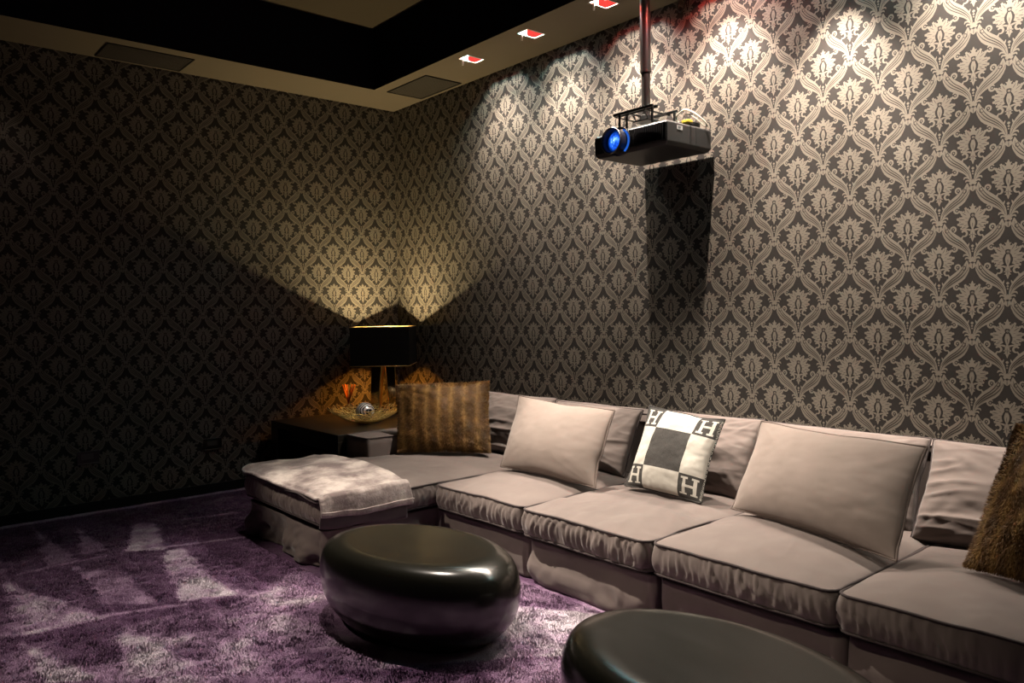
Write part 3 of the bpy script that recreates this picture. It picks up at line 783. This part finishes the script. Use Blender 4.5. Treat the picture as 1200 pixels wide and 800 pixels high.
# open base: two leaning polished panels with gold edges on a plate
b = MB(); b.box(LX-.13, LX+.13, LY-.13, LY+.13, TZ+.001, TZ+.014); b.build('base_plate', M['bronze'], lamp, bevel=.003)
du, dv = np.array([.650, .760, 0]), np.array([-.760, .650, 0])
for lo, hi, wl, wh in [(-.098, -.068, .072, .090), (.080, .062, .058, .088)]:
    def quadring(c, z, w_, d_): return [np.array([LX, LY, z])+du*(c+a_*w_/2)+dv*(b_*d_/2) for a_, b_ in ((-1,-1),(1,-1),(1,1),(-1,1))]
    fq = [(3,2,1,0),(4,5,6,7),(0,1,5,4),(1,2,6,5),(2,3,7,6),(3,0,4,7)]
    b = MB(); b.add(quadring(lo, TZ+.0145, wl, .13)+quadring(hi, TZ+.452, wh, .13), fq); pan = b.build('base_panel', M['bronze'], lamp, bevel=.003)
    sg = 1 if lo < 0 else -1
    b = MB(); b.add(quadring(lo+sg*(wl/2+.004), TZ+.0145, .007, .134)+quadring(hi+sg*(wh/2+.004), TZ+.452, .007, .134), fq); b.build('gold_edge', M['gold'], pan)
b = MB(); b.box(LX-.09, LX+.09, LY-.09, LY+.09, TZ+.4525, TZ+.462); b.build('base_cap', M['bronze'], lamp, bevel=.002)
b = MB(); b.lathe([(.012,.4625),(.012,.58),(.016,.585),(.016,.618)], (LX, LY, TZ), 16); b.build('stem', M['gold'], lamp, True, auto=40)
z0, z1 = 1.045, 1.400
def sq(h, z): return [np.array([LX, LY, z])+du*(a_*h)+dv*(b_*h) for a_, b_ in ((-1,-1),(1,-1),(1,1),(-1,1))]
side = [(0,1,5,4),(1,2,6,5),(2,3,7,6),(3,0,4,7)]
b = MB(); b.add(sq(.268, z0)+sq(.268, z1)+sq(.2655, z0)+sq(.2655, z1), side+[(0,8,9,1),(1,9,10,2),(2,10,11,3),(3,11,8,0),(5,13,12,4),(6,14,13,5),(7,15,14,6),(4,12,15,7)]); sh = b.build('lamp_shade', M['shade'], lamp)
b = MB(); b.add(sq(.265, z0+.001)+sq(.265, z1-.001), [f[::-1] for f in side]); b.build('shade_lining', M['shade_in'], sh)
b = MB()
for z in (z0, z1):
    q4 = sq(.267, z)
    for a_, b_ in zip(q4, q4[1:]+q4[:1]): b.tube([a_, b_], .0028, 6)
for q_ in sq(.264, z1-.012): b.tube([(LX, LY, 1.16), (np.array([LX, LY, 1.16])+q_)/2+[0, 0, -.06], q_], .0022, 5)
b.build('shade_rings', M['gold'], sh, True)
b = MB(); b.lathe([(.004,1.203),(.012,1.205),(.015,1.217),(.012,1.229),(.004,1.232)], (LX, LY, 0), 20); b.build('bulb', M['lamp_bulb'], lamp, True)
add_light('lamp_up_glow', 'SPOT', (LX, LY, 1.237), 215, (1, .77, .40), .012, lamp, spot_size=math.radians(155), spot_blend=1.0).rotation_euler = (PI, 0, 0)
add_light('lamp_down_glow', 'SPOT', (LX-.02, LY+.02, 1.197), 90, (1, .36, .035), .015, lamp, spot_size=math.radians(136), spot_blend=.9)

spot('lamp_bowl_glow', (LX, LY, 1.196), (.92, -.93, .62), 120, (1, .70, .30), 62, .7, .012)
bowl = thing('wire_bowl', 'wide gold openwork bowl on the side table, below the lamp', 'bowl', (.90, -.91, TZ))
nr, na = 13, 54; rng = np.random.default_rng(3); V = []; rad_ = .315; dep = .125
for k in range(nr):
    u = k/(nr-1)
    for j in range(na):
        t_ = 2*PI*(j+(.5 if k % 2 else 0))/na + rng.normal(0, .022); r = rad_*(.07+.93*u)+ (rng.normal(0, .004) if k < nr-1 else rng.uniform(-.022, .022))
        z = dep*(r/rad_)**2.1+.004
        V.append((.90+r*math.cos(t_), -.91+r*math.sin(t_), TZ+z))
F = []
for k in range(nr-1):
    for j in range(na):
        a, b1, c, d = k*na+j, k*na+(j+1)%na, (k+1)*na+(j+1)%na, (k+1)*na+j
        if k == nr-2 and j % 3 == 0: continue
        if rng.random() < .5: F += [(a, b1, c, d)]
        elif k % 2: F += [(a, b1, c), (a, c, d)]
        else: F += [(a, b1, d), (b1, c, d)]
o = obj('wire_mesh', V, F, M['gold'], bowl); wf = o.modifiers.new('wire', 'WIREFRAME'); wf.thickness = .0066; wf.use_even_offset = False
b = MB(); b.lathe([(.002,.0008),(.055,.001),(.075,.004),(.06,.008),(.002,.008)], (.90, -.91, TZ), 32); b.build('foot', M['gold'], bowl, True)

bx, by, bz = .99, -.97, TZ+.113
n = 40; V = []
for i in range(n//2+1):
    for j in range(n):
        ph, t_ = PI*i/(n//2), 2*PI*j/n; r = .078
        V.append((r*math.sin(ph)*math.cos(t_), r*math.sin(ph)*math.sin(t_), -r*math.cos(ph)))
m = pm('marbled_silver', (.6,.6,.6), .22, .35); t = NT(m); co = t.coord()
w = t.n('ShaderNodeTexWave'); w.inputs['Scale'].default_value = 16; w.inputs['Distortion'].default_value = 6; w.inputs['Detail'].default_value = 1; t.l(co, w.inputs['Vector'])
t.l(t.ramp(w.outputs['Fac'], [(.26, (.03,.025,.022)), (.40, (.85,.82,.78))]), t.b.inputs['Base Color'])
o = obj('decorative_ball', V, grid_faces(n//2+1, n, True), m); o.location = (bx, by, bz)
tag(o, 'silver ball with dark swirls sitting in the gold bowl', 'ball')

df = thing('reed_diffuser', 'amber reed diffuser with orange sticks behind the gold bowl', 'diffuser', (.30, -.75, TZ))
b = MB(); b.box(.262, .338, -.788, -.712, TZ+.001, TZ+.082); b.build('bottle', M['amber'], df, bevel=.006)
b = MB(); b.lathe([(.016,.082),(.016,.10),(.013,.104)], (.30, -.75, TZ), 16); b.build('neck', M['gold'], df, True, auto=40)
for k, (dx, dy) in enumerate([(-.055,.0),(-.03,-.04),(.06,.01),(.035,-.03),(.075,.03)]):
    b = MB(); b.tube([(.30-dx*.15, -.75-dy*.15, TZ+.088), (.30+dx, -.75+dy, TZ+.285)], .0068, 6); b.build('reed', M['reed'], df, True)

# ------------------------------------------------------------------ projector on its ceiling mount
pj = thing('projector', 'black ceiling-hung video projector with glowing blue lens', 'projector', (3.525, -.28, 2.502))
x0, x1, y0, y1, zb, zt = 3.232, 3.822, -.50, -.055, 2.502, 2.650
b = MB()
b.add([(x0+.02,y0+.012,zb),(x1-.02,y0+.012,zb),(x1-.02,y1-.012,zb),(x0+.02,y1-.012,zb),
       (x0,y0,zb+.022),(x1,y0,zb+.022),(x1,y1,zb+.022),(x0,y1,zb+.022),
       (x0,y0,zt-.012),(x1,y0,zt-.012),(x1,y1,zt-.012),(x0,y1,zt-.012),
       (x0+.014,y0+.014,zt),(x1-.014,y0+.014,zt),(x1-.014,y1-.014,zt),(x0+.014,y1-.014,zt)],
      [(3,2,1,0)]+[(a+4*k,(a+1)%4+4*k,(a+1)%4+4*k+4,a+4*k+4) for k in range(3) for a in range(4)]+[(12,13,14,15)])
b.build('body', M['dark_grey_plastic'], pj, bevel=.004)
b = MB(); b.box(x0+.03, x1-.10, y0+.03, y1-.08, zt+.0005, zt+.010); b.box(x1-.20, x1-.05, y0+.06, y1-.16, zt+.0005, zt+.016); b.build('top_panel', M['grey_plastic'], pj, bevel=.003)
b = MB(); b.box(x0+.006, x1-.006, y0-.007, y0-.0005, zb+.026, zt-.014); b.build('front_plate', M['black_plastic'], pj, bevel=.002)
b = MB()
for k in range(16):
    xx = 3.575+k*.0145; b.box(xx, xx+.006, y0-.017, y0-.0075, zb+.032, zt-.018)
b.build('vent_fins', M['black_plastic'], pj)
lx, lz, ly = 3.447, 2.577, -.585
b = MB(); b.lathe([(.0905,.0),(.0905,.016),(.080,.018)], (3.455, -.5165, lz), 48, axis='y', cap=False); b.build('lens_collar', M['black_plastic'], pj, True, auto=40)
b = MB(); b.lathe([(.073,.075),(.073,.02),(.082,.012),(.083,.0),(.079,-.004),(.074,.0),(.069,.03),(.066,.045)], (lx, ly, lz), 48, axis='y', cap=False)
ln = b.build('lens', M['black_plastic'], pj, True, auto=50)
m = pm('lens_glass_lit', (.01,.02,.06), .05, 0, .8); t = NT(m); co = t.coord()
nz = t.noise(34, 3, co)
sx = t.n('ShaderNodeSeparateXYZ'); t.l(co, sx.inputs[0])
ln_ = t.n('ShaderNodeVectorMath', operation='LENGTH'); t.l(co, ln_.inputs[0])
mr = t.n('ShaderNodeMapRange'); t.l(ln_.outputs['Value'], mr.inputs['Value']); mr.inputs['From Min'].default_value = .012; mr.inputs['From Max'].default_value = .058; mr.inputs['To Min'].default_value = 1; mr.inputs['To Max'].default_value = .02
mm = t.n('ShaderNodeMath', operation='MULTIPLY'); t.l(mr.outputs[0], mm.inputs[0])
m2 = t.n('ShaderNodeMapRange'); t.l(nz, m2.inputs['Value']); m2.inputs['From Min'].default_value = .35; m2.inputs['From Max'].default_value = .65; m2.inputs['To Min'].default_value = .3; m2.inputs['To Max'].default_value = 1.2
t.l(m2.outputs[0], mm.inputs[1])
t.l(t.ramp(mm.outputs[0], [(0, (.0,.008,.05)), (.3, (.01,.08,.6)), (.6, (.12,.35,1)), (.9, (.8,.95,1))]), t.b.inputs['Emission Color'])
t.b.inputs['Emission Strength'].default_value = 2.0
b = MB(); prof = [(.001,-.026),(.02,-.024),(.04,-.017),(.055,-.008),(.0665,.0)]
b.lathe([(r, z) for r, z in prof], (0, 0, 0), 40, axis='y', cap=False)
g = b.build('lens_glass', m, ln, True); g.location = (lx, ly+.05, lz)
b = MB(); M['blue_ring'] = pm('blue_reflection_glow', (.02,.05,.2), .2, emit=(.03,.20,1), strength=.55)
a = np.linspace(-1.0, 1.1, 20); b.tube(np.column_stack([3.455+.0765*np.cos(a), np.full(20, -.512), lz+.0765*np.sin(a)]), .0065, 6); b.build('blue_reflection_ring', M['blue_ring'], pj, True)  # emissive tube imitates blue lens light reflected in the recess
b = MB(); b.box(x1+.0002, x1+.0016, -.405, -.352, 2.603, 2.628); st = b.build('sticker', M['white_label'], pj)
b = MB()
for k, zz in enumerate((2.622, 2.617, 2.612)): b.box(x1+.0017, x1+.0021, -.398, -.362-.006*k, zz-.0012, zz+.0012)
b.build('print_lines', M['grey_print'], st)
b = MB(); b.box(x1-.0005, x1+.002, -.275, -.262, zb+.03, zt-.01); b.box(x1-.0005, x1+.001, -.215, -.212, zb+.03, zt-.01); b.build('side_seam', M['black_plastic'], pj)
cab = []
b = MB(); b.tube(cr([(3.66,-.16,2.69), (3.655,-.19,2.735), (3.70,-.20,2.765), (3.735,-.19,2.770), (3.79,-.17,2.735), (3.825,-.13,2.69), (3.83,-.10,2.66)], 40), .0048, 8)
b.tube(cr([(3.67,-.14,2.675), (3.71,-.18,2.745), (3.77,-.16,2.72), (3.81,-.10,2.66)], 30), .0036, 8)
o = b.build('cable', M['white_cable'], pj, True)
b = MB(); b.lathe([(.010,0),(.014,.005),(.014,.035),(.009,.045)], (3.79, -.27, 2.677), 12, axis='y'); b.box(3.765, 3.815, -.285, -.235, 2.666, 2.684); b.build('yellow_plug', M['yellow'], pj, bevel=.003)
b = MB(); b.box(3.69, 3.78, -.25, -.11, 2.6665, 2.688); b.build('connector_block', M['black_plastic'], pj, bevel=.003)

mt = thing('ceiling_mount', 'black two-part pole and bracket holding up the projector', 'projector mount', (3.49, -.29, CEIL))
b = MB(); b.lathe([(.0345,0),(.0345,-.498),(.0365,-.499),(.0365,-.512)], (3.49, -.29, CEIL-.004), 24); b.build('upper_pole', M['pole'], mt, True, auto=40)
b = MB(); b.lathe([(.0285,-.512),(.0285,-.815)], (3.49, -.29, CEIL-.004), 24); b.build('lower_pole', M['pole'], mt, True, auto=40)
b = MB(); b.lathe([(.075,0),(.075,-.008),(.045,-.03),(.038,-.032)], (3.49, -.29, CEIL-.001), 24); b.build('ceiling_flange', M['pole'], mt, True, auto=40)
b = MB(); b.box(3.43, 3.55, -.35, -.23, 2.722, 2.735); b.lathe([(.045,.0),(.04,.03),(.031,.035)], (3.49, -.29, 2.735), 20); b.build('swivel_plate', M['black_metal'], mt, bevel=.002)
b = MB()
for yy in (-.44, -.40, -.20): b.box(3.345, 3.67, yy-.007, yy+.007, 2.765, 2.782)
for xx in (3.355, 3.47, 3.60): b.box(xx-.006, xx+.006, -.44, -.19, 2.758, 2.765)
b.build('rail_frame', M['black_metal'], mt, bevel=.0015)
for xx, yy in [(3.395,-.44),(3.42,-.40),(3.39,-.21),(3.655,-.43),(3.655,-.21)]:
    b = MB(); b.box(xx-.006, xx+.006, yy-.006, yy+.006, 2.6625, 2.766); b.box(xx-.014, xx+.014, yy-.012, yy+.012, 2.6605, 2.666); b.build('bracket_leg', M['black_metal'], mt, bevel=.001)
for xx in (3.44, 3.54):
    b = MB(); b.tube([(xx, -.33, 2.735), (xx+.01, -.36, 2.752), (xx+.02, -.40, 2.772)], .006, 6); b.build('strut', M['black_metal'], mt, True)
b = MB(); b.tube(cr([(3.545,-.012,3.553), (3.55,-.03,3.50), (3.575,-.035,3.462), (3.60,-.03,3.49), (3.598,-.012,3.553)], 30), .0042, 7)
o = b.build('hanging_cable', M['black_plastic'], None, True); tag(o, 'short black cable loop hanging from soffit edge beside the pole', 'cable')

# ------------------------------------------------------------------ sockets on the left wall
for yc, zc, lab in [(-2.87, .427, 'black wall socket with paler insert, farther left along the wall'), (-1.905, .417, 'black wall socket nearest the chaise')]:
    s = thing('wall_socket', lab, 'socket', (.001, yc, zc), 'sockets low on the left wall')
    b = MB(); b.box(.0015, .011, yc-.078, yc+.078, zc-.052, zc+.052); b.build('plate', M['socket'], s, bevel=.002)
    b = MB(); b.box(.0112, .0135, yc-.05, yc+.035, zc-.012, zc+.030); b.build('insert', M['socket_grey'], s, bevel=.001)
    b = MB(); b.box(.0112, .020, yc-.072, yc+.072, zc-.050, zc-.040); b.build('lower_lip', M['socket_grey'], s, bevel=.001)

# ------------------------------------------------------------------ left soffit lamp, and unseen coffer spots added for sofa and floor
spot('left_soffit_spot', (.37, -3.42, CEIL-.02), (.0, -3.42, 1.2), 5, (1, .82, .66), 62, .5)
spot('added_coffer_spot', (2.0, -4.7, TOP-.02), (2.75, -1.8, .25), 600, (1, .85, .69), 28, .85)  # added spot for the chaise front and skirts, no fitting
spot('added_key_spot', (1.7, -2.6, TOP-.02), (3.85, -.95, .70), 2250, (1, .87, .73), 37, .9, .03)  # added to light the pillows and seats from the left
spot('added_floor_spot', (3.0, -2.3, TOP-.02), (3.15, -2.95, 0), 480, (1, .87, .75), 62, .85, .04)  # added to brighten the carpet, no fitting
spot('added_coffer_spot', (4.3, -4.9, TOP-.02), (4.9, -1.45, .35), 330, (1, .84, .66), 26, .8)  # added weaker spot to lift the right-hand seat fronts

w = bpy.data.worlds.new('world'); SC.world = w; w.use_nodes = True
w.node_tree.nodes['Background'].inputs['Color'].default_value = (.006, .006, .007, 1)
w.node_tree.nodes['Background'].inputs['Strength'].default_value = .3

# ------------------------------------------------------------------ camera
cam = bpy.data.cameras.new('camera'); co_ = bpy.data.objects.new('camera', cam); COL.objects.link(co_)
R3 = [[0.6506775593817661, 0.7591827412761518, -0.01613316662703765], [-0.01662523615389917, 0.035483477753756716, 0.999231967227493], [-0.7591721249096383, 0.6499095999867414, -0.03570989506087217]]
mw = Matrix.Identity(4)
for i in range(3):
    mw[i][0] = R3[0][i]; mw[i][1] = R3[1][i]; mw[i][2] = -R3[2][i]
mw[0][3], mw[1][3], mw[2][3] = 6.758748, -4.262349, 1.5
co_.matrix_world = mw
cam.sensor_width = 36; cam.lens = 907.968/1200*36; cam.clip_start = .02
SC.camera = co_
SC.view_settings.view_transform = 'Standard'; SC.view_settings.look = 'None'
SC.view_settings.exposure = 0; SC.view_settings.gamma = 1; SC.view_settings.use_curve_mapping = False
